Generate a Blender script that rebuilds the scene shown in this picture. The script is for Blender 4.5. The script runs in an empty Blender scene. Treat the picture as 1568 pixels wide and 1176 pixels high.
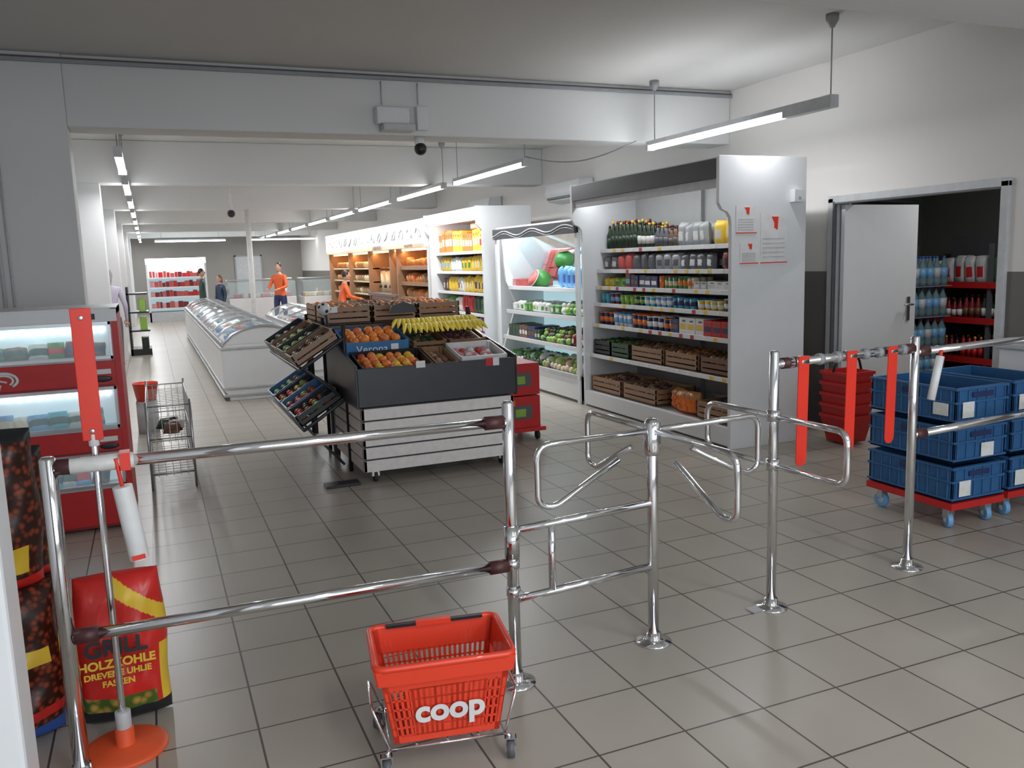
import bpy, math, random
from mathutils import Vector, Matrix
random.seed(7)
R=random.Random(11)
S=bpy.context.scene
# ------------------------------------------------------------------ materials
MATS={}
def mat(name,col=(.8,.8,.8),rough=.5,metal=0,emit=0,alpha=1,var=.08,scale=9,bump=0,coat=0,ecol=None):
    if name in MATS: return MATS[name]
    m=bpy.data.materials.new(name); m.use_nodes=True
    nt=m.node_tree; b=nt.nodes['Principled BSDF']
    b.inputs['Roughness'].default_value=rough; b.inputs['Metallic'].default_value=metal
    b.inputs['Coat Weight'].default_value=coat
    tc=nt.nodes.new('ShaderNodeTexCoord'); nz=nt.nodes.new('ShaderNodeTexNoise'); nz.inputs['Scale'].default_value=scale
    nt.links.new(tc.outputs['Object'],nz.inputs['Vector'])
    mx=nt.nodes.new('ShaderNodeMix'); mx.data_type='RGBA'
    mx.inputs[6].default_value=(*[c*(1-var) for c in col],1); mx.inputs[7].default_value=(*[min(1,c*(1+var)) for c in col],1)
    nt.links.new(nz.outputs['Fac'],mx.inputs[0]); nt.links.new(mx.outputs[2],b.inputs['Base Color'])
    if emit:
        b.inputs['Emission Color'].default_value=(*(ecol or col),1); b.inputs['Emission Strength'].default_value=emit
    if bump:
        bp=nt.nodes.new('ShaderNodeBump'); bp.inputs['Strength'].default_value=bump; bp.inputs['Distance'].default_value=.01
        nt.links.new(nz.outputs['Fac'],bp.inputs['Height']); nt.links.new(bp.outputs[0],b.inputs['Normal'])
    if alpha<1: b.inputs['Alpha'].default_value=alpha
    MATS[name]=m; return m
C=dict(
 white=(.72,.72,.71),offwhite=(.58,.57,.54),grey=(.3,.31,.32),lgrey=(.48,.49,.5),dgrey=(.1,.1,.11),black=(.015,.015,.018),
 red=(.5,.015,.015),dred=(.2,.012,.015),orange=(.75,.17,.02),fruit_orange=(.85,.25,.03),yellow=(.75,.5,.04),banana=(1,.74,.1),green=(.06,.22,.04),lgreen=(.24,.42,.06),
 dgreen=(.02,.06,.03),blue=(.03,.1,.4),lblue=(.15,.36,.62),cyan=(.08,.4,.5),pink=(.65,.28,.3),brown=(.16,.075,.04),cream=(.62,.52,.34),bread=(.45,.19,.06),
 wood=(.27,.15,.08),crateblue2=(.06,.2,.42),purple=(.14,.04,.16),navy=(.02,.03,.1),apple=(.5,.07,.04),nectar=(.68,.2,.05),skin=(.55,.32,.24),hair=(.035,.02,.015),meat=(.5,.08,.07),bottle=(.015,.03,.012),potato=(.3,.2,.1),plum=(.08,.03,.06))
for k,c in C.items(): mat(k,c,rough=.42,var=.15,scale=14)
mat('chrome',(.8,.81,.83),rough=.09,metal=1,var=.02)
mat('steel',(.55,.56,.58),rough=.3,metal=1,var=.05)
mat('redplastic',(.8,.055,.02),rough=.35,var=.04,coat=.2)
mat('redflap',(.78,.04,.02),rough=.4,var=.08)
mat('standorange',(.75,.1,.03),rough=.45,var=.08)
mat('bagred',(.6,.025,.02),rough=.28,var=.1)
mat('crateblue',(.025,.105,.25),rough=.4,var=.15)
mat('blackmetal',(.03,.033,.04),rough=.35,var=.1)
mat('panelwhite',(.7,.71,.72),rough=.3,var=.03)
mat('coolback',(.4,.4,.39),rough=.5,var=.05)
mat('rubber',(.03,.03,.03),rough=.7)
mat('maroon',(.07,.02,.02),rough=.45)
mat('slat',(.78,.74,.71),rough=.55,var=.15,scale=20)
mat('glass',(.6,.75,.78),rough=.05,alpha=.28,var=.02)
mat('pet',(.16,.26,.3),rough=.1,alpha=.85,var=.25)
mat('wallwhite',(.68,.68,.68),rough=.8,var=.05,scale=1.3)
mat('ceil',(.58,.57,.55),rough=.9,var=.04,scale=1.1)
mat('beam',(.68,.68,.67),rough=.8,var=.04,scale=1.1)
mat('backwall',(.32,.3,.28),rough=.8,var=.05,scale=2)
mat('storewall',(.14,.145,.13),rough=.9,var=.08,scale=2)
mat('tube',(.95,.97,1),emit=14,ecol=(.93,.97,1))
mat('tubewarm',(1,.6,.3),emit=5,ecol=(1,.62,.32))
mat('led',(.9,.97,1),emit=6,ecol=(.85,.95,1))
mat('glowback',(.8,.9,.92),emit=.45,ecol=(.6,.9,1))  # cooler back panels glow themselves, standing in for light falling on them
mat('mirror',(.75,.8,.82),rough=.05,metal=1,var=.02)
mat('sticker',(.7,.7,.67),rough=.4,var=.2,scale=30)
def voro(name,scale,c1,c2,p0=.15,p1=.55):
    m=bpy.data.materials.new(name); m.use_nodes=True; nt=m.node_tree; b=nt.nodes['Principled BSDF']; b.inputs['Roughness'].default_value=.3
    tc=nt.nodes.new('ShaderNodeTexCoord'); v=nt.nodes.new('ShaderNodeTexVoronoi'); v.inputs['Scale'].default_value=scale
    r=nt.nodes.new('ShaderNodeValToRGB'); e=r.color_ramp.elements; e[0].color=(*c1,1); e[1].color=(*c2,1); e[0].position=p0; e[1].position=p1
    nt.links.new(tc.outputs['Object'],v.inputs['Vector']); nt.links.new(v.outputs['Distance'],r.inputs[0]); nt.links.new(r.outputs[0],b.inputs['Base Color']); MATS[name]=m
voro('bagprint',42,(.3,.05,.015),(.03,.008,.005))
voro('foodprint',30,(.5,.3,.06),(.06,.12,.02),.2,.6)
def floormat():
    m=bpy.data.materials.new('floortile'); m.use_nodes=True; nt=m.node_tree; b=nt.nodes['Principled BSDF']
    tc=nt.nodes.new('ShaderNodeTexCoord'); mp=nt.nodes.new('ShaderNodeMapping'); mp.inputs['Location'].default_value=(.11+.33*30,.06+.33*30,0)
    br=nt.nodes.new('ShaderNodeTexBrick'); br.offset=0; br.squash=1
    br.inputs['Scale'].default_value=1; br.inputs['Brick Width'].default_value=.33; br.inputs['Row Height'].default_value=.33
    br.inputs['Mortar Size'].default_value=.004; br.inputs['Mortar Smooth'].default_value=.1
    br.inputs['Color1'].default_value=(.385,.352,.30,1); br.inputs['Color2'].default_value=(.415,.38,.325,1); br.inputs['Mortar'].default_value=(.08,.07,.06,1)
    nt.links.new(tc.outputs['Object'],mp.inputs[0]); nt.links.new(mp.outputs[0],br.inputs['Vector'])
    nz=nt.nodes.new('ShaderNodeTexNoise'); nz.inputs['Scale'].default_value=1.3; nz.inputs['Detail'].default_value=5; nt.links.new(tc.outputs['Object'],nz.inputs['Vector'])
    mx=nt.nodes.new('ShaderNodeMix'); mx.data_type='RGBA'; mx.blend_type='MULTIPLY'; mx.inputs[0].default_value=1
    rp=nt.nodes.new('ShaderNodeValToRGB'); rp.color_ramp.elements[0].color=(.84,.84,.84,1); rp.color_ramp.elements[1].color=(1.08,1.08,1.08,1)
    nt.links.new(nz.outputs['Fac'],rp.inputs[0]); nt.links.new(br.outputs['Color'],mx.inputs[6]); nt.links.new(rp.outputs[0],mx.inputs[7]); nt.links.new(mx.outputs[2],b.inputs['Base Color'])
    b.inputs['Roughness'].default_value=.33; b.inputs['Specular IOR Level'].default_value=.4
    bp=nt.nodes.new('ShaderNodeBump'); bp.inputs['Strength'].default_value=.3; bp.inputs['Distance'].default_value=.003; bp.invert=True
    nt.links.new(br.outputs['Fac'],bp.inputs['Height']); nt.links.new(bp.outputs[0],b.inputs['Normal'])
    MATS['floortile']=m
floormat()
def dadomat():
    m=bpy.data.materials.new('dadowall'); m.use_nodes=True; nt=m.node_tree; b=nt.nodes['Principled BSDF']; b.inputs['Roughness'].default_value=.7
    tc=nt.nodes.new('ShaderNodeTexCoord'); sp=nt.nodes.new('ShaderNodeSeparateXYZ'); nt.links.new(tc.outputs['Object'],sp.inputs[0])
    g=nt.nodes.new('ShaderNodeMath'); g.operation='GREATER_THAN'; g.inputs[1].default_value=1.4; nt.links.new(sp.outputs[2],g.inputs[0])
    mx=nt.nodes.new('ShaderNodeMix'); mx.data_type='RGBA'; mx.inputs[6].default_value=(.15,.14,.125,1); mx.inputs[7].default_value=(.66,.635,.61,1)
    nt.links.new(g.outputs[0],mx.inputs[0]); nt.links.new(mx.outputs[2],b.inputs['Base Color']); MATS['dadowall']=m
dadomat()
# ------------------------------------------------------------------ mesh builder
class MB:
    def __init__(s): s.v=[];s.f=[];s.m=[];s.sm=[];s.mn=[]
    def mi(s,n):
        if n not in s.mn: s.mn.append(n)
        return s.mn.index(n)
    def add(s,vs,fs,m,smooth=False,M=None):
        o=len(s.v); k=s.mi(m)
        for p in vs:
            p=Vector(p)
            if M is not None: p=M@p
            s.v.append(p[:])
        for f in fs: s.f.append(tuple(i+o for i in f)); s.m.append(k); s.sm.append(smooth)
    def box(s,x0,x1,y0,y1,z0,z1,m,M=None):
        s.add([(x0,y0,z0),(x1,y0,z0),(x1,y1,z0),(x0,y1,z0),(x0,y0,z1),(x1,y0,z1),(x1,y1,z1),(x0,y1,z1)],
              [(0,3,2,1),(4,5,6,7),(0,1,5,4),(1,2,6,5),(2,3,7,6),(3,0,4,7)],m,False,M)
    def lathe(s,prof,loc,m,seg=10,M=None,smooth=True):
        vs=[];fs=[];n=len(prof)
        for r,z in prof:
            for i in range(seg):
                a=2*math.pi*i/seg; vs.append((loc[0]+r*math.cos(a),loc[1]+r*math.sin(a),loc[2]+z))
        for j in range(n-1):
            for i in range(seg):
                k=(i+1)%seg; fs.append((j*seg+i,j*seg+k,(j+1)*seg+k,(j+1)*seg+i))
        fs.append(tuple(range(seg-1,-1,-1))); fs.append(tuple((n-1)*seg+i for i in range(seg)))
        s.add(vs,fs,m,smooth,M)
    def cyl(s,loc,r,h,m,seg=16,M=None,r2=None): s.lathe([(r,0),(r2 if r2 is not None else r,h)],loc,m,seg,M,True)
    def tube(s,pts,r,m,seg=8,closed=False,M=None):
        P=[Vector(p) for p in pts]; n=len(P)
        if n<2: return
        rs=r if isinstance(r,(list,tuple)) else [r]*n
        T=[]
        for i in range(n):
            a=P[(i-1)%n] if (closed or i>0) else P[i]; b=P[(i+1)%n] if (closed or i<n-1) else P[i]
            d=(b-a); T.append(d.normalized() if d.length>1e-9 else Vector((0,0,1)))
        u=T[0].orthogonal().normalized(); vs=[];fs=[]
        for i in range(n):
            u=(u-T[i]*u.dot(T[i])); u=u.normalized() if u.length>1e-6 else T[i].orthogonal().normalized(); w=T[i].cross(u)
            for k in range(seg):
                a=2*math.pi*k/seg; vs.append(P[i]+(u*math.cos(a)+w*math.sin(a))*rs[i])
        L=n if closed else n-1
        for i in range(L):
            j=(i+1)%n
            for k in range(seg):
                q=(k+1)%seg; fs.append((i*seg+k,i*seg+q,j*seg+q,j*seg+k))
        if not closed: fs.append(tuple(range(seg-1,-1,-1))); fs.append(tuple((n-1)*seg+k for k in range(seg)))
        s.add(vs,fs,m,True,M)
    def sphere(s,loc,r,m,seg=10,rings=7,M=None,pw=1):
        if not isinstance(r,(tuple,list)): r=(r,r,r)
        vs=[];fs=[]
        g=lambda t:math.copysign(abs(t)**pw,t)
        vs.append((loc[0],loc[1],loc[2]-r[2]))
        for j in range(1,rings):
            ph=-math.pi/2+math.pi*j/rings
            for i in range(seg):
                a=2*math.pi*i/seg; vs.append((loc[0]+r[0]*g(math.cos(ph))*g(math.cos(a)),loc[1]+r[1]*g(math.cos(ph))*g(math.sin(a)),loc[2]+r[2]*g(math.sin(ph))))
        vs.append((loc[0],loc[1],loc[2]+r[2])); t=len(vs)-1
        for i in range(seg):
            k=(i+1)%seg; fs.append((0,1+k,1+i)); fs.append((t,1+(rings-2)*seg+i,1+(rings-2)*seg+k))
            for j in range(rings-2): fs.append((1+j*seg+i,1+j*seg+k,1+(j+1)*seg+k,1+(j+1)*seg+i))
        s.add(vs,fs,m,True,M)
    def prism(s,poly,axis,a0,a1,m,M=None):
        n=len(poly); vs=[]
        for a in (a0,a1):
            for p in poly: vs.append((p[0],a,p[1]) if axis=='y' else (a,p[0],p[1]))
        fs=[tuple(range(n)),tuple(range(2*n-1,n-1,-1))]+[(i,i+n,(i+1)%n+n,(i+1)%n) for i in range(n)]
        s.add(vs,fs,m,False,M)
    def panel(s,c,th,u0,u1,v0,v1,m):
        P=[Vector(q) for q in c]; nrm=(P[1]-P[0]).cross(P[2]-P[0]).normalized()*th
        f=lambda u,v:P[0]*(1-u)*(1-v)+P[1]*u*(1-v)+P[2]*(1-u)*v+P[3]*u*v
        q=[f(u0,v0),f(u1,v0),f(u1,v1),f(u0,v1)]
        s.add(q+[p+nrm for p in q],[(0,3,2,1),(4,5,6,7),(0,1,5,4),(1,2,6,5),(2,3,7,6),(3,0,4,7)],m)
    def pillow(s,w,h,d,M,mf,nx=16,nz=22,wr=.006,seed=1):
        rr=random.Random(seed); ph=[rr.uniform(0,6) for _ in range(6)]
        def pt(i,j,sd):
            u=2*i/nx-1; v=2*j/nz-1
            b=((1-abs(u)**3)*(1-abs(v)**5))**.5 if abs(u)<1 and abs(v)<1 else 0
            wav=wr*(math.sin(u*7+ph[0]+v*3)+math.sin(v*11+ph[1])*.7+math.sin(u*13-v*9+ph[2])*.5)*b
            x=u*w/2*(1-.05*abs(v)**3-.03*math.sin(v*5+ph[3])*abs(u)); z=h/2+v*h/2*(1-.02*u*u)
            return (x,sd*(d/2*b+.002)+wav,z)
        V=[pt(i,j,-1) for j in range(nz+1) for i in range(nx+1)]; n=len(V); V+=[pt(i,j,1) for j in range(nz+1) for i in range(nx+1)]
        g={}
        for j in range(nz):
            for i in range(nx):
                a=j*(nx+1)+i; q=(a,a+1,a+nx+2,a+nx+1); u=(i+.5)/nx; v=(j+.5)/nz
                g.setdefault(mf(u,v),[]).append(q); g.setdefault(mf(.5,.999),[]).append(tuple(n+k for k in q[::-1]))
        o=len(s.v); s.v+=[(M@Vector(p))[:] for p in V]
        for m,fs in g.items():
            k=s.mi(m)
            for f in fs: s.f.append(tuple(i+o for i in f)); s.m.append(k); s.sm.append(True)
    def build(s,name,parent=None,bevel=0):
        me=bpy.data.meshes.new(name); me.from_pydata(s.v,[],s.f)
        for n in s.mn: me.materials.append(MATS[n])
        me.polygons.foreach_set('material_index',s.m); me.polygons.foreach_set('use_smooth',s.sm); me.update()
        import bmesh
        bm=bmesh.new(); bm.from_mesh(me); bmesh.ops.recalc_face_normals(bm,faces=bm.faces); bm.to_mesh(me); bm.free()
        ob=bpy.data.objects.new(name,me); S.collection.objects.link(ob)
        if parent: ob.parent=parent
        if bevel:
            b=ob.modifiers.new('b','BEVEL'); b.width=bevel; b.segments=2; b.limit_method='ANGLE'; b.angle_limit=math.radians(50)
        return ob
def fillet(pts,r,n=5):
    P=[Vector(p) for p in pts]; out=[P[0]]
    for i in range(1,len(P)-1):
        a=(P[i-1]-P[i]); b=(P[i+1]-P[i]); q=min(r,a.length*.49,b.length*.49)
        A=P[i]+a.normalized()*q; B=P[i]+b.normalized()*q
        for k in range(n+1):
            t=k/n; out.append(A*(1-t)**2+P[i]*2*t*(1-t)+B*t*t)
    out.append(P[-1]); return out
def text(body,size,loc,rot,m,parent,ext=.001,align='CENTER',bold=0,name='lettering'):
    cu=bpy.data.curves.new(name,'FONT'); cu.body=body; cu.size=size; cu.extrude=ext; cu.align_x=align; cu.offset=bold; cu.materials.append(MATS[m])
    ob=bpy.data.objects.new(name,cu); ob.location=loc; ob.rotation_euler=rot; S.collection.objects.link(ob); ob.parent=parent; return ob
FN=(math.pi/2,0,0); FW=(math.pi/2,0,-math.pi/2)
def TM(x,y,z,rz=0,rx=0,ry=0): return Matrix.Translation((x,y,z))@Matrix.Rotation(rz,4,'Z')@Matrix.Rotation(ry,4,'Y')@Matrix.Rotation(rx,4,'X')
# ------------------------------------------------------------------ camera
f=1300
Yc=Vector((226-784,588-414,-f)); r2=Vector((442,206,-f))
Zc=r2.cross(Yc).normalized(); Yc.normalize(); Xc=Yc.cross(Zc).normalized()
cd=bpy.data.cameras.new('camera'); co=bpy.data.objects.new('camera',cd); S.collection.objects.link(co)
co.matrix_world=Matrix.Translation((0,0,1.6))@Matrix((Xc,Yc,Zc)).to_4x4()
cd.sensor_width=36; cd.lens=36*f/1568; cd.clip_start=.05; S.camera=co
# ------------------------------------------------------------------ room
H=3.2; BZ=2.68; XW=5.56
def simple(name,boxes,bevel=0):
    mb=MB()
    for b in boxes: mb.box(*b)
    return mb.build(name,bevel=bevel)
simple('floor',[(-2,10,-3,37,-.1,0,'floortile')])
simple('ceiling',[(-2,10,-3,37,H,H+.1,'ceil')])
simple('wall_right',[(XW,XW+.16,-3,4.18,0,H,'dadowall'),(XW,XW+.16,4.18,5.89,2.03,H,'dadowall'),(XW,XW+.16,5.89,37,0,H,'dadowall')])
simple('wall_left',[(-1.45,-1.3,7.66,37,0,H,'wallwhite'),(-2,-1.85,-3,7.31,0,H,'wallwhite')])
simple('wall_partition',[(-2,-.46,7.31,7.66,0,H,'wallwhite')])
simple('wall_back',[(-1.5,XW,34,34.15,0,H,'backwall')])
simple('wall_front',[(-2,-1.4,-3.1,-2.95,0,H,'wallwhite'),(5.0,XW,-3.1,-2.95,0,H,'wallwhite'),(-1.4,5,-3.1,-2.95,0,.5,'wallwhite'),(-1.4,5,-3.1,-2.95,2.7,H,'wallwhite')])
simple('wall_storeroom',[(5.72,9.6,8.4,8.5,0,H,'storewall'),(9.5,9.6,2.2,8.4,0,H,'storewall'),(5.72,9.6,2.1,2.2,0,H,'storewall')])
bs=[(-.46,XW,7.31,7.66,BZ,H,'beam'),(-1.3,XW,2.45,3.17,BZ,H,'beam')]
for y in (11.8,16.9,21.9,26.9,31.6): bs.append((-1.3,XW,y,y+.35,BZ,H,'beam'))
for i,b in enumerate(bs):
    simple('ceiling_beam',[b],bevel=.01)
for y in (11.8,16.9,21.9,26.9,31.6): simple('wall_pillar',[(-1.3,-.46,y,y+.4,0,BZ,'wallwhite')])
mb=MB(); mb.cyl((1.83,17.07,0),.05,BZ,'white'); mb.cyl((1.83,17.07,0),.09,.02,'white'); mb.build('support_column')
simple('trim_1',[(-2,XW,7.27,7.305,H-.07,H-.045,'grey'),(-2,XW,7.28,7.305,H-.045,H-.03,'dgrey')])
mb=MB(); mb.tube([(-.99,7.29,0.2),(-.99,7.29,3.0)],.012,'lgrey'); mb.tube([(-.93,7.29,0.2),(-.93,7.29,3.12)],.008,'lgrey')
mb.tube([(1.95,7.295,2.93),(1.95,7.295,3.12)],.006,'lgrey'); mb.tube([(2.27,7.295,2.94),(2.27,7.295,3.12)],.006,'lgrey'); mb.build('cable_conduit')
mb=MB()
for y in (4.18,5.83): mb.box(XW-.03,XW+.18,y,y+.06,0,2.03,'lgrey')
mb.box(XW-.03,XW+.18,4.18,5.89,1.99,2.05,'lgrey'); mb.box(XW-.035,XW-.0,5.81,5.83,0,2.0,'dgrey'); mb.box(XW-.035,XW,4.24,5.83,1.975,1.99,'dgrey')
mb.build('trim_2',bevel=.004)
mb=MB(); M=TM(5.60,5.78,0,math.radians(3))
mb.box(0,.92,-.02,.02,.01,1.97,'panelwhite',M); mb.box(.80,.84,-.03,-.02,.92,1.14,'steel',M); mb.tube([(.82,-.03,1.07),(.82,-.08,1.07),(.71,-.08,1.07)],.01,'steel',M=M)
mb.build('door_1',bevel=.003)
# ------------------------------------------------------------------ lamps
def lamp(x,y0,y1,z,power=26,bright0=None):
    mb=MB(); b0=bright0 if bright0 is not None else y0+.06
    mb.box(x-.035,x+.035,y0,y1,z+.02,z+.06,'lgrey')
    mb.box(x-.03,x+.03,b0,y1-.04,z-.02,z+.02,'tube')
    mb.box(x-.035,x+.035,y0,b0,z-.025,z+.02,'lgrey'); mb.box(x-.04,x+.04,y1-.04,y1,z-.025,z+.03,'lgrey')
    for y in (y0+.04,y1-.1):
        mb.tube([(x,y,z+.05),(x,y,H)],.005,'grey'); mb.lathe([(.015,-.09),(.045,-.04),(.045,0)],(x,y,H),'grey',12)
    o=mb.build('ceiling_tube_lamp')
    l=bpy.data.lights.new('tube_light','AREA'); l.shape='RECTANGLE'; l.size=.05; l.size_y=y1-b0; l.energy=power; l.color=(.97,.98,1)
    lo=bpy.data.objects.new('tube_light',l); lo.location=(x,(b0+y1)/2,z-.03); S.collection.objects.link(lo); lo.parent=o
lamp(4.5,4.75,7.15,2.6,bright0=5.25,power=26)
y=8.5
for i in range(9):
    lamp(3.82,y,y+2.3,2.6,power=38 if i<5 else 34); y+=2.75
y=8.2
for i in range(10):
    lamp(-.15,y,y+1.6,2.6,power=20); y+=2.6
lamp(1.2,-1.6,.6,2.95,power=30)  # this lamp and the next are added out of view as front fill
lamp(3.4,-1.6,.6,2.95,power=30)
mb=MB()
for x in (.3,3.3): 
    mb.box(x,x+2.2,30.5,30.56,2.5,2.54,'tube'); mb.box(x,x+2.2,30.48,30.58,2.54,2.58,'lgrey'); mb.tube([(x+.2,30.53,2.55),(x+.2,30.53,H)],.005,'grey'); mb.tube([(x+2,30.53,2.55),(x+2,30.53,H)],.005,'grey')
mb.build('ceiling_tube_lamp')
mb=MB(); mb.box(1.88,2.16,7.2,7.31,2.76,2.9,'panelwhite'); mb.box(1.92,2.2,7.16,7.3,2.7,2.76,'lgrey'); mb.build('emergency_light',bevel=.01)
mb=MB(); mb.box(2.24,2.34,7.24,7.31,2.72,2.92,'panelwhite'); mb.build('junction_box',bevel=.008)
mb=MB(); mb.cyl((2.3,7.4,2.6),.045,.08,'white'); mb.sphere((2.3,7.38,2.58),.055,'black',16,12); mb.build('security_camera')
mb=MB(); mb.cyl((1.5,16.6,2.6),.03,.6,'white'); mb.sphere((1.5,16.6,2.58),.07,'black',12,8); mb.build('security_camera')
mb=MB(); mb.tube([(3.82+.6*t/12,8.55-1.3*t/12,2.68-.12*math.sin(math.pi*t/12)) for t in range(13)],.006,'grey',6); mb.build('lamp_cable')
for y in (13.4,10.2):
    mb=MB(); mb.prism([(5.55,2.35),(5.36,2.38),(5.3,2.48),(5.33,2.62),(5.55,2.64)],'y',y,y+1,'panelwhite'); mb.box(5.31,5.33,y+.05,y+.95,2.4,2.43,'dgrey'); mb.build('air_conditioner',bevel=.01)
# ------------------------------------------------------------------ goods
def goods(mb,y0,y1,x,z,h,pal,kind,sg=1,rows=3,fill=1):
    y=y0
    while y<y1-.05:
        c=R.choice(pal); c2=R.choice(pal+['white','offwhite']); n=R.randint(2,4); hh=h*R.uniform(.78,.98)
        w={'box':R.uniform(.07,.13),'bottle':.076,'bag':R.uniform(.11,.15),'tub':.092,'can':.072}[kind]
        for k in range(n):
            if y+w>y1+.03: break
            yc=y+w/2; jh=hh*R.uniform(.94,1.03)
            for r in range(rows):
                d=min(w,.12); xx=x+sg*(d/2+.01+r*(d+.004)+R.uniform(0,.012))
                if R.random()>fill: continue
                if kind=='box':
                    mb.box(xx-d/2,xx+d/2,yc-w/2+.003,yc+w/2-.003,z,z+jh,c)
                    e=xx-sg*(d/2+.001); mb.box(min(e,e-sg*.001),max(e,e-sg*.001),yc-w*.36,yc+w*.36,z+jh*.3,z+jh*.62,c2); mb.box(min(e,e-sg*.001),max(e,e-sg*.001),yc-w*.3,yc+w*.1,z+jh*.75,z+jh*.85,'dgrey' if c2!='dgrey' else 'white')
                elif kind=='bottle':
                    q=w*.46; mb.lathe([(q,0),(q,jh*.58),(q*.45,jh*.76),(q*.36,jh*.93)],(xx,yc,z),c,8); mb.lathe([(q*1.03,jh*.18),(q*1.03,jh*.48)],(xx,yc,z),c2,8); mb.lathe([(q*.42,jh*.9),(q*.42,jh)],(xx,yc,z),R.choice(['dred','black','yellow']),6)
                elif kind=='bag':
                    Mx=TM(xx,yc,z,R.uniform(-.25,.25)+(-math.pi/2 if sg>0 else math.pi/2),0,R.uniform(-.1,.1))
                    mb.pillow(w*.98,jh,d*.75,Mx,lambda u,v,c=c,c2=c2:(c2 if (.2<u<.8 and .3<v<.6) else c),8,8,.003,R.randint(0,99))
                elif kind=='tub':
                    q=w*.46; mb.lathe([(q*.8,0),(q,jh*.85)],(xx,yc,z),c,9); mb.lathe([(q*.93,jh*.25),(q*.99,jh*.6)],(xx,yc,z),c2,9); mb.lathe([(q*1.05,jh*.85),(q*1.05,jh*.93)],(xx,yc,z),c2,9)
                elif kind=='can':
                    q=w*.46; mb.lathe([(q,0),(q,jh)],(xx,yc,z),c,9); mb.lathe([(q*1.02,jh*.3),(q*1.02,jh*.7)],(xx,yc,z),c2,9); mb.lathe([(q*.95,jh),(q*.95,jh*1.02)],(xx,yc,z),'steel',9)
            y+=w
        y+=R.uniform(0,.01)
def pile(mb,x0,x1,y0,y1,z,r,cols,M=None,layers=2):
    for L in range(layers):
        xx=x0+r+L*r*.6
        while xx<=x1-r*.8:
            yy=y0+r+L*r*.6
            while yy<=y1-r*.8:
                q=r*R.uniform(.85,1.08); mb.sphere((xx+R.uniform(-1,1)*r*.2,yy+R.uniform(-1,1)*r*.2,z+r*.9+L*r*1.15+R.uniform(-.2,.2)*r),(q,q,q*.92),R.choice(cols),9,6,M); yy+=r*2
            xx+=r*2
def crate(mb,x0,x1,y0,y1,z,h,m,M=None,slats=3):
    mb.box(x0,x1,y0,y1,z,z+.012,m,M); t=.01; sh=h/(slats+.0)
    for i in range(slats):
        a=z+i*sh+.004; b=z+(i+1)*sh-.008
        if slats==1: a=z;b=z+h
        mb.box(x0,x1,y0,y0+t,a,b,m,M); mb.box(x0,x1,y1-t,y1,a,b,m,M); mb.box(x0,x0+t,y0,y1,a,b,m,M); mb.box(x1-t,x1,y0,y1,a,b,m,M)
    for (a,b) in ((x0,y0),(x1-.03,y0),(x0,y1-.03),(x1-.03,y1-.03)): mb.box(a+.002,a+.028,b+.002,b+.028,z,z+h,m,M)
def loaf(mb,x,y,z,l,w,c='bread',M=None): mb.sphere((x,y,z+w*.4),(w*.5,l*.5,w*.42),c,10,7,M,pw=.8)
FR=4.25
def sidepoly(top=2.34,over=.12,zb=1.93):
    return [(FR,0),(FR,zb-.12),(FR-.01,zb-.06),(FR-.04,zb-.02),(FR-.09,zb),(FR-over,zb+.05),(FR-over,top),(4.99,top),(4.99,0)]
mb=MB()
for y in (5.56,8.06): mb.prism(sidepoly(),'y',y,y+.04,'panelwhite')
mb.box(4.9,4.98,5.6,8.06,.1,2.25,'coolback'); mb.box(4.3,4.98,5.6,8.06,0,.12,'lgrey'); mb.box(FR,4.3,5.6,8.06,.02,.17,'panelwhite')
mb.box(FR-.115,4.9,5.6,8.06,2.26,2.33,'lgrey'); mb.box(FR-.125,FR-.10,5.6,8.06,2.17,2.32,'black'); mb.box(FR-.10,FR-.07,5.6,8.06,2.1,2.25,'lgrey')
mb.box(FR+.02,FR+.06,5.7,7.96,2.235,2.255,'led')
shz=[(1.66,4.47),(1.45,4.42),(1.275,4.40),(1.10,4.38),(.88,4.36),(.56,4.32)]
for z,x in shz:
    mb.box(x,4.9,5.6,8.06,z-.025,z-.005,'lgrey'); mb.box(x-.012,x,5.6,8.06,z-.03,z+.01,'panelwhite')
    for k in range(14):
        yy=5.7+k*.17; mb.box(x-.015,x-.012,yy,yy+.05,z-.028,z+.006,R.choice(['yellow','white','red','white']))
mb.box(4.86,4.9,6.82,6.84,.2,2.2,'grey')
mb.box(4.3,4.9,5.6,8.06,.12,.17,'lgrey')
unit=mb.build('refrigerated_shelf_unit',bevel=.004)
mb=MB()
x=4.48; z=1.66
goods(mb,5.62,6.25,x,z,.26,['cream','yellow','bread','cream'],'bag'); goods(mb,6.25,6.7,x,z,.24,['cream','grey','potato'],'bag'); goods(mb,6.7,7.1,x,z,.22,['dgrey','cream','brown'],'bottle'); goods(mb,7.1,8.04,x,z,.32,['bottle','bottle','dgreen'],'bottle')
goods(mb,5.62,6.1,4.43,1.45,.18,['dred','black','purple'],'bag'); goods(mb,6.1,8.04,4.43,1.45,.17,['grey','dgrey','dred','lgrey','black','meat'],'bag')
goods(mb,5.62,6.3,4.41,1.275,.10,['lgrey','grey','dred','white'],'box'); goods(mb,6.3,6.9,4.41,1.275,.13,['green','orange','cream','yellow'],'can'); goods(mb,6.9,7.5,4.41,1.275,.15,['navy','brown','cyan','dred'],'box'); goods(mb,7.5,8.04,4.41,1.275,.12,['lgreen','brown','green','yellow'],'bag')
goods(mb,5.62,6.3,4.39,1.10,.12,['cream','yellow','brown','yellow','bread'],'tub'); goods(mb,6.3,8.04,4.39,1.10,.13,['white','lblue','navy','lgreen','cyan','dred'],'tub')
goods(mb,5.62,6.6,4.37,.88,.16,['dred','yellow','orange','white','navy','red','brown'],'box'); goods(mb,6.6,8.04,4.37,.88,.16,['white','navy','red','lblue','orange'],'tub')
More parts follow.
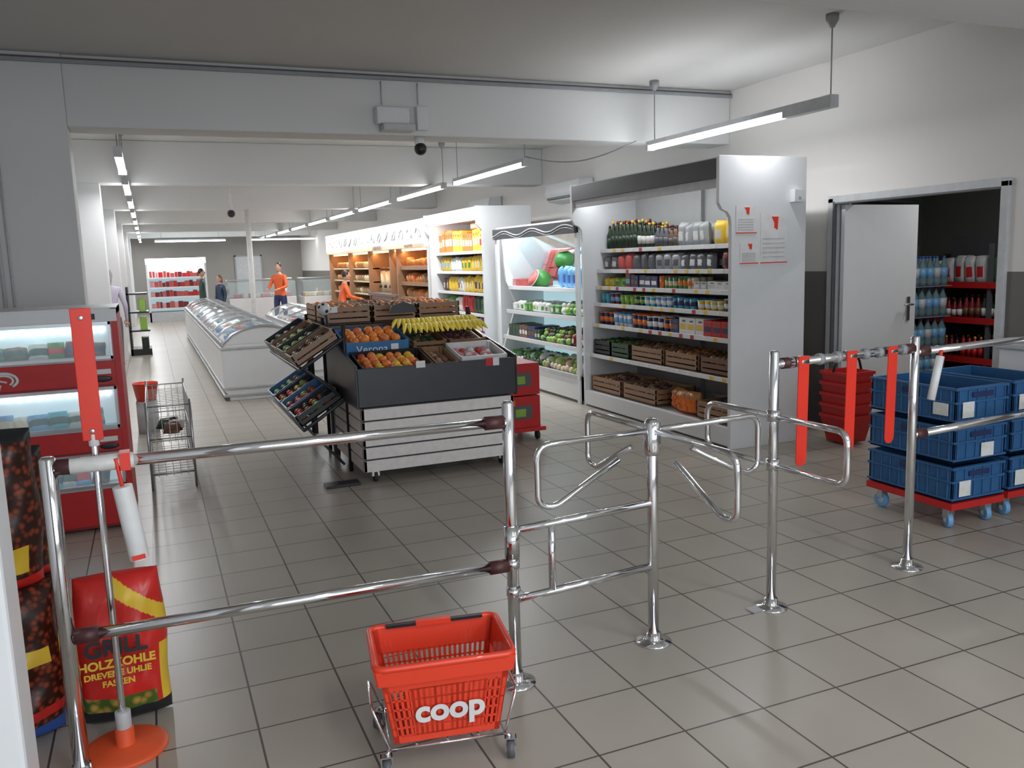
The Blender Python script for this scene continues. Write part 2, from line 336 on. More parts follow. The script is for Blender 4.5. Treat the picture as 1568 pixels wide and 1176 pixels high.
mb.build('chilled_groceries',unit)
mb=MB()
for i,(a,b,c,cs) in enumerate([(5.65,6.1,'brown',['potato','brown']),(6.15,6.65,'wood',['brown','bread']),(6.7,7.25,'wood',['potato','brown']),(7.3,7.65,'dgreen',['green','brown']),(7.68,8.02,'black',['dgreen','green'])]):
    crate(mb,4.34,4.75,a,b,.57,.15,c); pile(mb,4.36,4.73,a+.02,b-.02,.62,.035,cs)
for i,(a,b) in enumerate([(6.75,7.35),(7.4,8.0),(5.65,6.1)]):
    crate(mb,4.3,4.75,a,b,.18,.16,'wood'); pile(mb,4.32,4.73,a+.02,b-.02,.22,.04,['potato','brown','plum'])
for yy in (6.24,6.36,6.5):
    mb.pillow(.16,.2,.12,TM(4.36+R.uniform(0,.04),yy,.18,-math.pi/2+R.uniform(-.3,.3),R.uniform(-.1,.1)),lambda u,v:'orange' if v<.75 else 'bread',10,10,.01,int(yy*100))
mb.build('vegetable_crates',unit)
mb=MB()
for (x,z,w,h) in [(4.29,1.74,.2,.22),(4.33,1.5,.18,.17),(4.53,1.5,.27,.4)]:
    mb.box(x,x+w,5.556,5.559,z,z+h,'white'); mb.prism([(x+w*.4,z+h*.92),(x+w*.65,z+h*.92),(x+w*.62,z+h*.66),(x+w*.5,z+h*.7),(x+w*.5,z+h*.8)],'y',5.553,5.557,'redflap')
    for k in range(5): mb.box(x+.02,x+w-.03,5.554,5.557,z+h*.12+k*h*.09,z+h*.12+k*h*.09+.006,'lgrey')
    mb.box(x,x+w,5.554,5.557,z,z+.008,'redflap')
mb.build('paper_notices',unit)
mb=MB(); mb.box(4.82,4.92,5.5,5.56,1.98,2.08,'panelwhite'); mb.box(4.86,4.88,5.495,5.5,2.0,2.02,'grey'); mb.build('door_chime_sensor',unit,bevel=.01)
# ---- open produce cooler with mirror
mb=MB()
ya,yb=8.16,10.5
mb.box(4.9,4.98,ya,yb,.1,1.9,'glowback'); mb.box(4.3,4.98,ya,yb,0,.26,'lgrey'); mb.box(FR,4.3,ya,yb,.03,.3,'panelwhite'); mb.box(FR-.012,FR,ya,yb,.26,.31,'lgrey')
for y in (ya,yb-.04): mb.prism([(FR,0),(FR,.3),(4.5,1.0),(4.36,1.3),(4.3,1.95),(4.98,1.95),(4.98,0)],'y',y,y+.04,'panelwhite')
mb.box(FR-.02,FR+.02,ya,ya+.06,0,1.95,'panelwhite'); mb.box(FR-.02,FR+.02,yb-.06,yb,0,1.95,'panelwhite')
mb.box(FR-.05,FR,ya,yb,1.85,1.98,'blackmetal')
pts=[(FR-.052,ya+.02+(yb-ya-.04)*k/40,1.915+.03*math.sin(k*.42)) for k in range(41)]
mb.tube(pts,.008,'lgrey',6); mb.tube([(p[0],p[1],p[2]-.03) for p in pts],.005,'grey',6)
mb.box(FR-.02,4.9,ya+.06,yb-.06,1.955,2.0,'panelwhite'); mb.box(FR+.05,FR+.1,ya+.1,yb-.1,1.92,1.945,'led')
mb.add([(4.85,ya+.05,1.3),(4.85,yb-.05,1.3),(4.45,yb-.05,1.88),(4.45,ya+.05,1.88)],[(0,1,2,3)],'mirror')
for z,x in ((1.24,4.4),(.93,4.36),(.6,4.3)):
    mb.box(x,4.89,ya+.04,yb-.04,z-.03,z-.01,'panelwhite'); mb.box(x-.012,x,ya+.04,yb-.04,z-.04,z+.01,'panelwhite')
cu=mb.build('produce_cooler',bevel=.003)
mb=MB()
goods(mb,8.3,9.2,4.44,1.24,.27,['lblue','cyan','white','blue','lblue'],'bag'); goods(mb,8.6,8.9,4.56,1.42,.2,['white','red'],'bag',1,1)
mb.sphere((4.58,9.85,1.33),(.13,.15,.12),'green',14,8); mb.lathe([(.11,0),(.11,.006)],(0,0,0),'meat',16,TM(4.45,9.8,1.35,0,0,math.radians(-60))); mb.lathe([(.12,-.005),(.12,0)],(0,0,0),'offwhite',16,TM(4.452,9.8,1.35,0,0,math.radians(-60)))
goods(mb,9.95,10.4,4.42,1.24,.1,['meat','pink'],'box')
pile(mb,4.38,4.8,8.22,9.0,.94,.05,['lgreen','offwhite','green']); goods(mb,9.0,10.4,4.38,.93,.14,['white','offwhite','lgreen','green'],'bag')
goods(mb,8.22,8.6,4.32,.6,.16,['red','dred','pink'],'bag'); pile(mb,4.32,4.8,8.6,9.4,.6,.04,['brown','lgreen','dgreen'],None,3); goods(mb,9.4,10.4,4.32,.6,.16,['dgreen','brown','navy'],'box')
pile(mb,4.3,4.8,8.2,9.3,.28,.05,['cream','offwhite','lgreen','potato']); pile(mb,4.3,4.8,9.3,10.4,.28,.05,['green','dgreen','offwhite'])
mb.build('chilled_produce',cu)
# ---- dry goods shelf
mb=MB(); ya,yb=11.0,13.4
for y in (ya,yb-.04): mb.prism([(FR,0),(FR,2.0),(FR-.08,2.08),(FR-.08,2.33),(4.99,2.33),(4.99,0)],'y',y,y+.04,'panelwhite')
mb.box(4.9,4.98,ya+.04,yb-.04,.1,2.17,'coolback'); mb.box(FR,4.98,ya+.04,yb-.04,0,.15,'lgrey'); mb.box(FR-.08,4.9,ya+.04,yb-.04,2.18,2.32,'panelwhite'); mb.box(FR-.05,FR-.01,ya+.1,yb-.1,2.15,2.175,'led')
for z in (1.72,1.43,1.12,.82,.5,.17): mb.box(4.36,4.9,ya+.04,yb-.04,z-.03,z,'lgrey'); mb.box(4.345,4.36,ya+.04,yb-.04,z-.035,z+.01,'panelwhite')
ds=mb.build('grocery_shelf',bevel=.003)
mb=MB()
for z,h,p,k in ((1.72,.34,['orange','red','yellow','cream','white'],'box'),(1.43,.26,['orange','yellow','green','white','lblue'],'bag'),(1.12,.26,['yellow','lgreen','navy','white','brown'],'bag'),(.82,.26,['green','white','red','dgreen'],'bag'),(.5,.28,['red','yellow','purple','white'],'box'),(.17,.28,['lblue','green','white','orange'],'box')): goods(mb,ya+.06,yb-.06,4.37,z,h,p,k)
goods(mb,11.1,12.2,4.5,2.06,.08,['orange','red'],'box',1,2)
mb.build('packaged_groceries',ds)
# ---- bread wall
mb=MB(); ya,yb=13.5,21.8
mb.box(FR-.06,FR+.06,ya,yb,1.84,2.3,'panelwhite'); mb.box(FR-.063,FR-.06,ya,yb,1.84,1.9,'cream'); mb.box(FR+.06,5.0,ya,yb,2.2,2.3,'offwhite'); mb.box(4.9,5.0,ya,yb,0,2.2,'cream')
for y in (13.5,15.4,15.9,17.6,19.5,21.74): mb.box(FR,4.9,y,y+.06,.5,1.84,'wood' if y>13.6 else 'panelwhite')
mb.box(FR+.1,FR+.16,ya+.1,yb-.1,1.8,1.835,'tubewarm')
for z in (1.5,1.22,.95,.6): mb.box(FR+.08,4.9,13.56,15.4,z-.03,z,'cream'); mb.box(FR+.06,FR+.08,13.56,15.4,z-.04,z+.03,'wood'); mb.box(FR+.08,4.9,17.6,21.7,z-.03,z,'cream')
mb.box(FR+.02,4.9,15.46,17.6,.5,.95,'wood'); mb.box(FR-.05,4.9,15.46,17.6,.95,1.0,'dgrey')
mb.box(FR+.01,4.9,ya,yb,0,.5,'wood')
br=mb.build('bread_display',bevel=.003)
mb=MB()
for z in (1.5,1.22,.95,.6):
    y=13.65
    while y<15.3:
        for r in range(2): loaf(mb,4.45+r*.18,y+R.uniform(-.02,.02),z+R.uniform(0,.02),.16,R.uniform(.15,.22),R.choice(['bread','bread','potato','nectar']))
        y+=.17
    y=17.7
    while y<21.6: loaf(mb,4.45,y,z,.2,.17,R.choice(['bread','potato','cream'])); y+=.22
mb.build('bread_loaves',br)
mb=MB()
for y in (15.7,16.1,16.5,16.9,17.3): mb.cyl((4.5,y,1.0),.09,.45,'cream',10); mb.cyl((4.5,y,1.45),.1,.06,'brown',10); mb.cyl((4.4,y,1.1),.03,.06,'black',8)
mb.build('bread_counter_dispensers',br)
mb=MB()
for k in range(15):
    y0=13.8+k*.52; pts=[(FR-.064,y0+.18*math.cos(t*.7)*R.uniform(.5,1),2.08+.1*math.sin(t*.9+k)*R.uniform(.6,1)) for t in range(10)]
    mb.tube(pts,.006,'grey',5)
mb.build('sign_sketches',br)
text('DOBRE PECIVO',.1,(FR-.07,16.6,1.855),FW,'wood',br); text('BALENE PECIVO',.07,(FR-.07,14.4,1.855),FW,'wood',br)
def strip(x,y0,y1,z,e,col,sx=.05,name='shelf_light',rot=(0,0,0),par=None):
    l=bpy.data.lights.new(name,'AREA'); l.shape='RECTANGLE'; l.size=sx; l.size_y=y1-y0; l.energy=e; l.color=col
    o=bpy.data.objects.new(name,l); o.location=(x,(y0+y1)/2,z); o.rotation_euler=rot; S.collection.objects.link(o); o.parent=par
strip(4.28,5.65,8.0,2.23,10,(.95,.97,1),rot=(0,math.radians(-25),0),par=unit)
strip(4.33,8.25,10.4,1.915,18,(.75,.95,1),rot=(0,math.radians(-25),0),par=cu)
strip(4.24,11.1,13.3,2.145,10,(1,.95,.85),rot=(0,math.radians(-25),0),par=ds)
strip(4.38,13.6,21.6,1.79,36,(1,.5,.2),rot=(0,math.radians(-20),0),par=br)
# ------------------------------------------------------------------ produce stand
mb=MB()
X0,X1=1.33,2.53; Yf=6.0
mb.box(X0+.03,X1-.03,Yf+.03,Yf+.95,.09,.56,'blackmetal')
for i in range(5):
    z=.085+i*.096; mb.box(X0,X1,Yf,Yf+.025,z,z+.084,'slat'); mb.box(X0,X0+.025,Yf,Yf+.98,z,z+.084,'slat'); mb.box(X1-.025,X1,Yf,Yf+.98,z,z+.084,'slat')
mb.box(X0-.02,X1+.02,Yf-.02,Yf+.01,.57,.85,'blackmetal')
for x in (X0-.03,X1+.01):
    mb.prism([(Yf-.02,.56),(Yf-.02,.87),(Yf+.9,1.02),(Yf+1.0,1.2),(Yf+1.05,1.2),(Yf+1.05,.1),(Yf+1,.1),(Yf+1,.56)],'x',x,x+.02,'blackmetal')
mb.box(X0,X1,Yf+.98,Yf+1.03,.1,1.1,'blackmetal')
mb.box(X0,X1,Yf,Yf+1,.6,.62,'blackmetal')
mb.box(X0,X1,Yf+1.05,8.2,1.06,1.09,'wood'); 
for x in (X0,X1-.05):
    for y in (7.1,8.12): mb.box(x,x+.05,y,y+.05,0,1.06,'blackmetal')
mb.box(X0+.3,X1,7.1,8.15,.2,1.05,'blackmetal')
for z in (.36,.82):
    for y in (6.45,7.28,8.1):
        mb.tube([(X0-.34,y,z),(X0,y,z+.22)],.014,'blackmetal'); mb.tube([(X0,y,0.0),(X0,y,1.15)],.016,'blackmetal')
        mb.tube([(X0-.32,y,z+.02),(X0-.05,y,z-.22 if z>.5 else .06)],.01,'blackmetal')
    mb.tube([(X0-.34,6.45,z),(X0-.34,8.1,z)],.014,'blackmetal')
for (x,y) in ((1.42,6.05),(2.45,6.1),(1.42,6.9),(2.45,6.9)):
    mb.cyl((0,0,-.012),.045,.025,'rubber',14,TM(x,y,.045,0,0,math.pi/2)); mb.box(x-.03,x+.03,y-.03,y+.03,.045,.1,'steel')
mb.box(1.05,1.3,6.0,6.12,0,.02,'black')
ps=mb.build('produce_stand',bevel=.003)
mb=MB()
tl=math.radians(12)
def tier(x0,x1,y,z,dep,h,m,cols,r,slats=1,layers=2):
    M=TM(x0,y,z,0,tl); crate(mb,0,x1-x0,0,dep,0,h,m,M,slats); pile(mb,.02,x1-x0-.02,.02,dep-.02,.02,r,cols,M,layers)
tier(1.36,1.9,6.02,.72,.42,.13,'black',['nectar','apple','fruit_orange','yellow'],.036)
tier(1.92,2.1,6.02,.72,.42,.13,'wood',['brown','potato'],.03)
tier(2.12,2.5,6.05,.74,.38,.14,'white',['pink','apple','white'],.03)
tier(1.34,1.85,6.48,.88,.4,.12,'crateblue2',['fruit_orange','nectar','fruit_orange'],.042)
tier(1.88,2.16,6.48,.86,.4,.12,'wood',['dgreen','brown'],.03,3)
tier(2.18,2.5,6.48,.86,.4,.12,'wood',['brown','plum'],.03,3)
for i in range(3):
    for j in range(2):
        M=TM(1.34+i*.4,7.15+j*.5,1.1); crate(mb,0,.38,0,.46,0,.15,'wood',M,3); pile(mb,.02,.36,.02,.44,.05,.037,[['nectar','potato'],['brown','bread'],['fruit_orange','bread']][i],M,2)
ti=math.radians(-31)
for z,cols in ((.38,[['lgreen','dgreen','apple'],['apple','red','lgreen']]),(.84,[['brown','dgreen','potato'],['lgreen','lgreen','plum']])):
    for j in range(2):
        M=TM(X0-.35,6.48+j*.82,z,0,0,ti); crate(mb,0,.38,0,.38,0,.10,'black' if z<.5 else 'wood',M,2); pile(mb,.02,.36,.02,.36,.02,.036,cols[j],M,1)
        M=TM(X0-.35,6.48+j*.82+.4,z,0,0,ti); crate(mb,0,.38,0,.38,0,.10,'crateblue2' if z<.5 else 'black',M,1); pile(mb,.02,.36,.02,.36,.02,.036,cols[1-j],M,1)
mb.build('fruit_crates',ps)
mb=MB()
for b in range(10):
    bx=1.93+(b%5)*.125; by=6.62+(b//5)*.17; rz=R.uniform(-.25,.25)
    for k in range(6):
        M=TM(bx+(k-2.5)*.01,by+.09,1.06+(b//5)*.03,rz+(k-2.5)*.2)
        pts=[(0,-.2*t/7,.045*math.sin(math.pi*t/7)-.02*(t/7)) for t in range(8)]
        mb.tube(pts,[.007,.012,.017,.0195,.0195,.018,.013,.005],'banana',8,M=M)
    mb.sphere((bx,by+.095,1.065+(b//5)*.03),(.018,.014,.014),'brown',6,5)
mb.build('bananas',ps)
mb=MB(); fc=Vector((1.3,7.02,1.24)); mb.sphere(fc,.055,'white',16,12)
for a,b in ((0,0),(1.2,.5),(2.4,-.4),(3.6,.4),(5,-.3),(4.4,.9)):
    d=Vector((math.cos(a)*math.cos(b),math.sin(a)*math.cos(b),math.sin(b))); mb.sphere(fc+d*.043,.018,'black',8,6)
mb.build('football',ps)
mb=MB(); M=TM(1.95,6.95,1.18); mb.prism([(-.12,0),(-.1,.06),(0,.09),(.1,.06),(.12,0)],'y',0,.02,'black',M); mb.box(2.3,2.36,5.975,5.98,.8,.86,'red'); mb.box(2.36,2.41,5.975,5.98,.8,.86,'white'); mb.box(1.7,1.76,6.46,6.47,.92,.98,'white')
for (x,y,z) in ((1.36,7.12,1.2),(2.0,7.12,1.2),(1.75,5.97,.83)): mb.box(x,x+.07,y-.004,y,z,z+.05,'white')
mb.build('price_signs',ps)
text('Verona',.085,(1.55,6.462,.915),FN,'white',ps)
mb=MB()
for z in (.12,.41): mb.box(2.72,3.1,6.75,7.2,z,z+.28,'red'); mb.box(2.8,3.02,6.745,6.75,z+.08,z+.2,'dgrey'); mb.box(2.76,2.86,6.744,6.75,z+.2,z+.25,'orange'); mb.box(2.86,2.96,6.742,6.745,z+.1,z+.17,'lgreen')
mb.box(2.68,3.14,6.72,7.24,.085,.12,'red')
for x in (2.74,3.08):
    for y in (6.78,7.18): mb.cyl((0,0,-.012),.04,.024,'rubber',12,TM(x,y,.04,0,0,math.pi/2))
mb.build('carton_stack_on_dolly',bevel=.004)
# ------------------------------------------------------------------ chest freezers
def freezer(name,x0,x1,y0,y1):
    mb=MB(); 
    mb.prism([(x0+.06,.0),(x0+.06,.06),(x0,.12),(x0,.62),(x0+.04,.68),(x1-.04,.68),(x1,.62),(x1,.12),(x1-.06,.06),(x1-.06,0)],'y',y0,y1,'panelwhite')
    for z in (.05,.14,.62): mb.box(x0-.012,x1+.012,y0-.012,y1+.012,z,z+.03,'lgrey')
    n=max(1,round((y1-y0)/1.1)); L=(y1-y0)/n
    arc=[(x0+.02+(x1-x0-.04)*t/8,.69+.2*math.sin(math.pi*t/8)**.6) for t in range(9)]
    for i in range(n+1):
        y=y0+i*L; mb.tube([(a,y,b) for a,b in arc],.018,'steel',6)
    for i in range(8):
        a,b=arc[i],arc[i+1]; mb.add([(a[0],y0,a[1]),(b[0],y0,b[1]),(b[0],y1,b[1]),(a[0],y1,a[1])],[(0,1,2,3)],'glass')
    mb.prism([(x0+.02,.68)]+arc+[(x1-.02,.68)],'y',y0,y0+.02,'panelwhite')
    for x in (x0+.02,x1-.02): mb.box(x-.02,x+.02,y0,y1,.67,.72,'steel')
    mb.box((x0+x1)/2-.02,(x0+x1)/2+.02,y0,y1,.88,.905,'steel')
    o=mb.build(name,bevel=.006)
    g=MB(); g.box(x0+.05,x1-.05,y0+.05,y1-.05,.5,.685,'white')
    for k in range(int((y1-y0)*22)): g.box(*(lambda a,b:(a,a+.12,b,b+.16))(R.uniform(x0+.06,x1-.2),R.uniform(y0+.08,y1-.25)),.685,.685+R.uniform(.01,.05),R.choice(['white','lblue','red','cream','green','blue','offwhite','lgrey']))
    g.build('frozen_food',o)
freezer('chest_freezer',.73,1.72,10.7,15.9); freezer('chest_freezer',.73,1.72,16.0,21.6)
freezer('chest_freezer',1.95,2.9,11.8,16.4)
def counter(name,x0,x1,y0,y1,cols):
    mb=MB(); mb.box(x0,x1,y0,y1,0,.8,'panelwhite'); mb.box(x0-.02,x1+.02,y0-.02,y1+.02,.12,.2,'lgrey'); mb.prism([(y0,.8),(y0+.1,1.2),(y1,1.25),(y1,.8)],'x',x0,x1,'glass'); mb.box(x0,x1,y1-.3,y1,1.25,1.28,'steel')
    for k in range(40): 
        a=R.uniform(x0+.05,x1-.15); b=R.uniform(y0+.1,y1-.2); mb.box(a,a+.12,b,b+.12,.8,.9,R.choice(cols))
    mb.build(name,bevel=.01)
counter('meat_counter',1.9,3.6,23.2,24.1,['meat','red','pink','white']); counter('deli_counter',3.7,4.9,22.6,23.6,['cream','white','meat','yellow'])
mb=MB(); mb.box(-.05,1.7,28.6,29.4,0,.3,'lgrey'); mb.box(-.05,1.7,29.3,29.4,0,1.85,'glowback'); mb.box(-.05,.0,28.6,29.4,0,1.9,'panelwhite'); mb.box(1.65,1.7,28.6,29.4,0,1.9,'panelwhite'); mb.box(-.05,1.7,28.6,29.4,1.78,1.95,'led')
for z in (1.35,1.05,.75,.4): mb.box(0,1.65,28.7,29.3,z-.03,z,'lgrey'); mb.box(0,1.65,28.68,28.7,z-.03,z+.02,'white')
for z in (1.35,1.05,.75,.4):
    x=.03
    while x<1.55: w=R.uniform(.08,.15); mb.box(x,x+w-.01,28.75,29,z,z+R.uniform(.14,.22),R.choice(['meat','red','pink','dred','dred','meat'])); x+=w
mb.build('refrigerated_meat_cabinet')
mb=MB(); mb.box(3.1,4.0,33.95,34,0,2.0,'lgrey'); mb.box(3.05,3.1,33.93,34,0,2.05,'grey'); mb.box(4.0,4.05,33.93,34,0,2.05,'grey'); mb.box(3.05,4.05,33.93,34,2.0,2.05,'grey'); mb.box(3.85,3.93,33.9,33.95,1,1.04,'steel'); mb.build('door_2')
# left aisle shelves
for (a,b) in ((7.9,11.6),(12.4,14.8)):
    mb=MB(); mb.box(-1.28,-1.22,a,b,0,1.5,'lgrey')
    for z in (.1,.45,.8,1.12): mb.box(-1.25,-.72+(.16 if z<.2 else 0),a,b,z-.03,z,'lgrey'); mb.box(-.72+(.16 if z<.2 else 0),-.7+(.16 if z<.2 else 0),a,b,z-.035,z+.015,'red' if z>1 else 'white')
    sh=mb.build('grocery_shelf'); mb=MB()
    for z,k in ((.1,'box'),(.45,'bag'),(.8,'box'),(1.12,'bag')): goods(mb,a,b-.05,-.72+(.16 if z<.2 else 0),z,.28,['pink','red','white','lblue','yellow','green','purple','orange'],k,-1)
    mb.build('packaged_groceries',sh)
mb=MB(); mb.box(-.42,-.05,17.6,18.3,0,.12,'black'); mb.box(-.42,-.38,17.6,18.3,0,1.3,'black')
for z in (.45,.8,1.15): mb.box(-.42,-.05,17.6,18.3,z,z+.03,'black')
goods(mb,17.65,18.25,-.08,.48,.25,['dgrey','lgreen','black'],'box',-1,1); goods(mb,17.65,18.25,-.08,.83,.25,['yellow','lgreen','black'],'box',-1,1); goods(mb,17.65,18.25,-.08,.12,.25,['brown','green','black'],'box',-1,1); mb.build('display_rack')
# ------------------------------------------------------------------ red display cooler
mb=MB(); a0,a1,b0,b1=-1.0,-.2,5.75,6.4
mb.box(a0+.04,a1-.035,b0+.2,b1,.0,1.34,'lgrey'); mb.box(a0,a0+.04,b0,b1,0,1.38,'red'); mb.box(a1-.035,a1,b0,b1,0,1.38,'red'); mb.box(a0,a1,b0,b1,1.34,1.385,'panelwhite')
mb.box(a0,a1,b0-.005,b0+.03,1.3,1.375,'panelwhite'); mb.box(a0+.6,a0+.68,b0-.01,b0,1.315,1.35,'black')
wins=((1.07,1.3),(.64,.90),(.27,.49))
for (z0,z1) in wins:
    mb.box(a0+.05,a1-.05,b0+.19,b0+.2,z0,z1,'glowback'); mb.box(a0+.06,a1-.07,b0+.03,b0+.04,z1-.045,z1-.035,'led')
    for k in range(12): xx=a0+.08+k*.055; mb.box(xx,xx+.03,b0+.17,b0+.19,z1-.07,z1-.05,'led')
    for zz in (z0,z1-.02): mb.box(a0+.04,a1-.04,b0-.005,b0+.03,zz,zz+.02,'steel')
    for xx in (a0+.04,a1-.055): mb.box(xx,xx+.015,b0-.005,b0+.03,z0,z1,'steel')
    mb.box(a0+.05,a1-.05,b0,b0+.2,z0-.01,z0,'lgrey'); mb.box(a0+.055,a1-.055,b0+.005,b0+.009,z0+.02,z1-.02,'glass')
    x=a0+.08
    while x<a1-.15:
        w=R.uniform(.09,.13); M=TM(x+w/2,b0+.09,z0,R.uniform(-.3,.3),R.uniform(-.9,-.5)); c1=R.choice(['white','lgrey','lblue','green','dred','brown','offwhite','cyan']); c2=R.choice(['red','dgreen','cream','navy'])
        mb.pillow(w,.13,.05,M,lambda u,v,c1=c1,c2=c2:c2 if .3<v<.6 else c1,8,8,.003,int(x*100)); x+=w*.9
for (z0,z1) in ((.90,1.06),(.49,.63),(.02,.26)): mb.box(a0+.04,a1-.035,b0-.01,b0+.06,z0,z1,'red'); mb.box(a0+.05,a1-.045,b0-.012,b0-.01,z0+.005,z0+.015,'dred')
dc=mb.build('red_drinks_cooler',bevel=.004)
mb=MB()
for z in (.98,.56):
    for rr,w in ((.075,.009),(.052,.007)):
        mb.tube([(-.84+rr*math.cos(t),b0-.014,z+.6*rr*math.sin(t)) for t in [i*.3 for i in range(-3,16)]],w,'white',6)
    mb.tube([(-1+.0,b0-.014,z-.01),(-.9,b0-.014,z+.015),(-.82,b0-.014,z-.01)],.006,'white',6)
    mb.sphere((-.31,b0-.012,z-.03),(.055,.003,.02),'black',10,6); mb.box(-.36,-.26,b0-.013,b0-.01,z+.0,z+.03,'white')
mb.build('cooler_logo',dc)
mb=MB(); x0,x1,y0,y1=-.1,.2,6.6,7.9
for z in (.62,.38,.12):
    mb.tube([(x0,y0,z),(x1,y0,z),(x1,y1,z),(x0,y1,z)],.006,'steel',6,True)
    for k in range(1,14): mb.tube([(x0,y0+(y1-y0)*k/14,z-.03),(x1,y0+(y1-y0)*k/14,z-.03)],.0028,'white',4)
for x in (x0,x1):
    for k in range(0,19): mb.tube([(x,y0+(y1-y0)*k/18,.1),(x,y0+(y1-y0)*k/18,.62)],.003,'white',4)
for k in range(0,7):
    for y in (y0,y1): mb.tube([(x0+(x1-x0)*k/6,y,.1),(x0+(x1-x0)*k/6,y,.62)],.003,'white',4)
for x in (x0,x1):
    for y in (y0,y1): mb.tube([(x,y,0),(x,y,.66)],.009,'steel',6)
wr=mb.build('wire_basket_rack'); mb=MB()
for k in range(5): mb.pillow(.12,.1,.05,TM(R.uniform(-.02,.1),6.9+k*.08,.36,R.uniform(-.5,.5),-.9),lambda u,v:['brown','dred','offwhite','dgreen','black'][k],6,6,.003,k)
mb.build('snack_bags',wr)
mb=MB(); mb.lathe([(.09,0),(.12,.18),(.125,.18),(.11,.17),(.08,.01)],(-.12,9.1,.32),'redplastic',14); mb.cyl((-.12,9.1,0),.1,.32,'lgrey'); mb.build('red_bucket_on_stand')
# ------------------------------------------------------------------ barrier
def flange(mb,x,y,r=.075): mb.lathe([(r,0),(r,.006),(r*.55,.012),(.032,.02),(.028,.045)],(x,y,0),'chrome',24)
P0=(-.33,2.87);P1=(1.16,2.81);P2=(1.81,2.87);P3=(2.47,2.93);P4=(3.39,3.01)
mb=MB()
def post(p,h,r=.0215):
    mb.lathe([(r,0),(r,h-.008),(r*.7,h)],(p[0],p[1],0),'chrome',20); flange(mb,*p)
post(P0,1.05,.025); post(P1,1.09,.0225); post(P4,1.17)
mb.lathe([(.028,.5),(.028,.62)],(P1[0],P1[1],0),'chrome',20)
for z in (.58,.46,.35): mb.lathe([(.027,0),(.027,.03)],(P1[0],P1[1],z),'chrome',20)
def rail(a,b,z,r=.0185,cap=.07):
    A=Vector((a[0],a[1],z)); B=Vector((b[0],b[1],z)); mb.tube([A,B],r,'chrome',14); d=(B-A).normalized()
    mb.tube([A+d*.02,A+d*(.02+cap)],r*1.35,'maroon',14); mb.tube([B-d*.02,B-d*(.02+cap)],r*1.35,'maroon',14)
rail(P0,P1,1.015); rail(P0,P1,.47)
rail((P3[0]+.024,P3[1]+.002),P4,1.11); 
P5=(4.7,3.13); rail(P4,P5,1.09); rail(P4,P5,.68); post(P5,1.17)
rl=mb.build('entrance_railing')
mb=MB(); post(P2,.92,.0225)
mb.lathe([(.03,.8),(.034,.82),(.034,.93),(.02,.95)],(P2[0],P2[1],0),'chrome',20)
def seg(a,b,z0,z1,r=.0155): mb.tube([(a[0]+.024,a[1]+.002,z0),(b[0],b[1],z1)],r,'chrome',12)
seg(P1,P2,.60,.60); seg(P1,P2,.33,.33); xm=P1[0]+.17; ym=P1[1]+.015; mb.tube([(xm,ym,.33),(xm,ym,.60)],.014,'chrome',12)
def hook(p,ang,L,z):
    c,s=math.cos(ang),math.sin(ang)
    loc=[(0,0),(L,0),(L,-.23),(L-.07,-.25),(L-.36,-.10)]
    pts=fillet([(p[0]+c*a,p[1]+s*a,z+b) for a,b in loc],.06); mb.tube(pts,.0125,'chrome',10)
for a in (182,272,92,4): hook(P2,math.radians(a),.52 if a!=4 else .56,.9)
mb.build('turnstile_gate')
mb=MB(); post(P3,1.17,.0215)
for ang,L in ((-88,.42),(92,.46)):
    c,s=math.cos(math.radians(ang)),math.sin(math.radians(ang))
    loc=[(0,.88),(L,.88),(L,.66),(0,.66)]
    pts=fillet([(P3[0]+c*a,P3[1]+s*a,b) for a,b in loc],.06); mb.tube(pts,.0135,'chrome',10)
for z in (.86,.64): mb.lathe([(.03,0),(.03,.05)],(P3[0],P3[1],z),'chrome',20)
mb.box(P3[0]-.12,P3[0]+.05,P3[1]-.03,P3[1]+.03,0,.008,'chrome')
mb.build('turnstile_gate')
def along(a,b,t): return a[0]+(b[0]-a[0])*t,a[1]+(b[1]-a[1])*t
mb=MB()
for t,L in ((.17,.5),(.5,.48),(.8,.47)):
    x,y=along(P3,P4,t); w=.032
    n=8; prof=[(-w,0),(w,0),(w,-L+w)]+[(w*math.cos(a),-L+w-w*math.sin(a)) for a in [math.pi*k/n for k in range(1,n)]]+[(-w,-L+w)]
    M=TM(x,y-.022,1.135,.09,math.radians(1)); mb.prism(prof,'y',-.002,.002,'redflap',M)
    mb.tube([(x-.03,y-.002,1.11),(x+.03,y,1.11)],.024,'steel',12)
for t in (.1,.3,.42,.62,.72,.9): x,y=along(P3,P4,t); mb.tube([(x-.012,y,1.11),(x+.012,y+.001,1.11)],.026,'grey',10)
mb.build('barrier_flaps',rl)
mb=MB(); M=TM(3.55,3.0,1.06,0,0,math.radians(14)); mb.tube([(0,0,0),(0,0,-.22)],.019,'white',12,M=M); mb.tube([(0,0,.03),(0,0,0)],.008,'redflap',8,M=M); mb.build('hanging_tag_right',rl)
mb=MB(); M=TM(-.13,2.84,.94,0,0,math.radians(-7)); mb.tube([(0,0,0),(0,0,-.24)],.03,'white',12,M=M); mb.box(-.02,.02,-.032,-.031,-.235,-.22,'redflap',M); mb.tube([(0,0,.09),(0,0,0)],.006,'redflap',8,M=M)
mb.tube([(-.27,2.865,1.015),(-.09,2.86,1.015)],.025,'sticker',12); mb.box(-.13,-.1,2.83,2.89,.99,1.045,'redflap'); mb.build('hanging_tag_left',rl,bevel=.003)
sx,sy=-.205,2.98
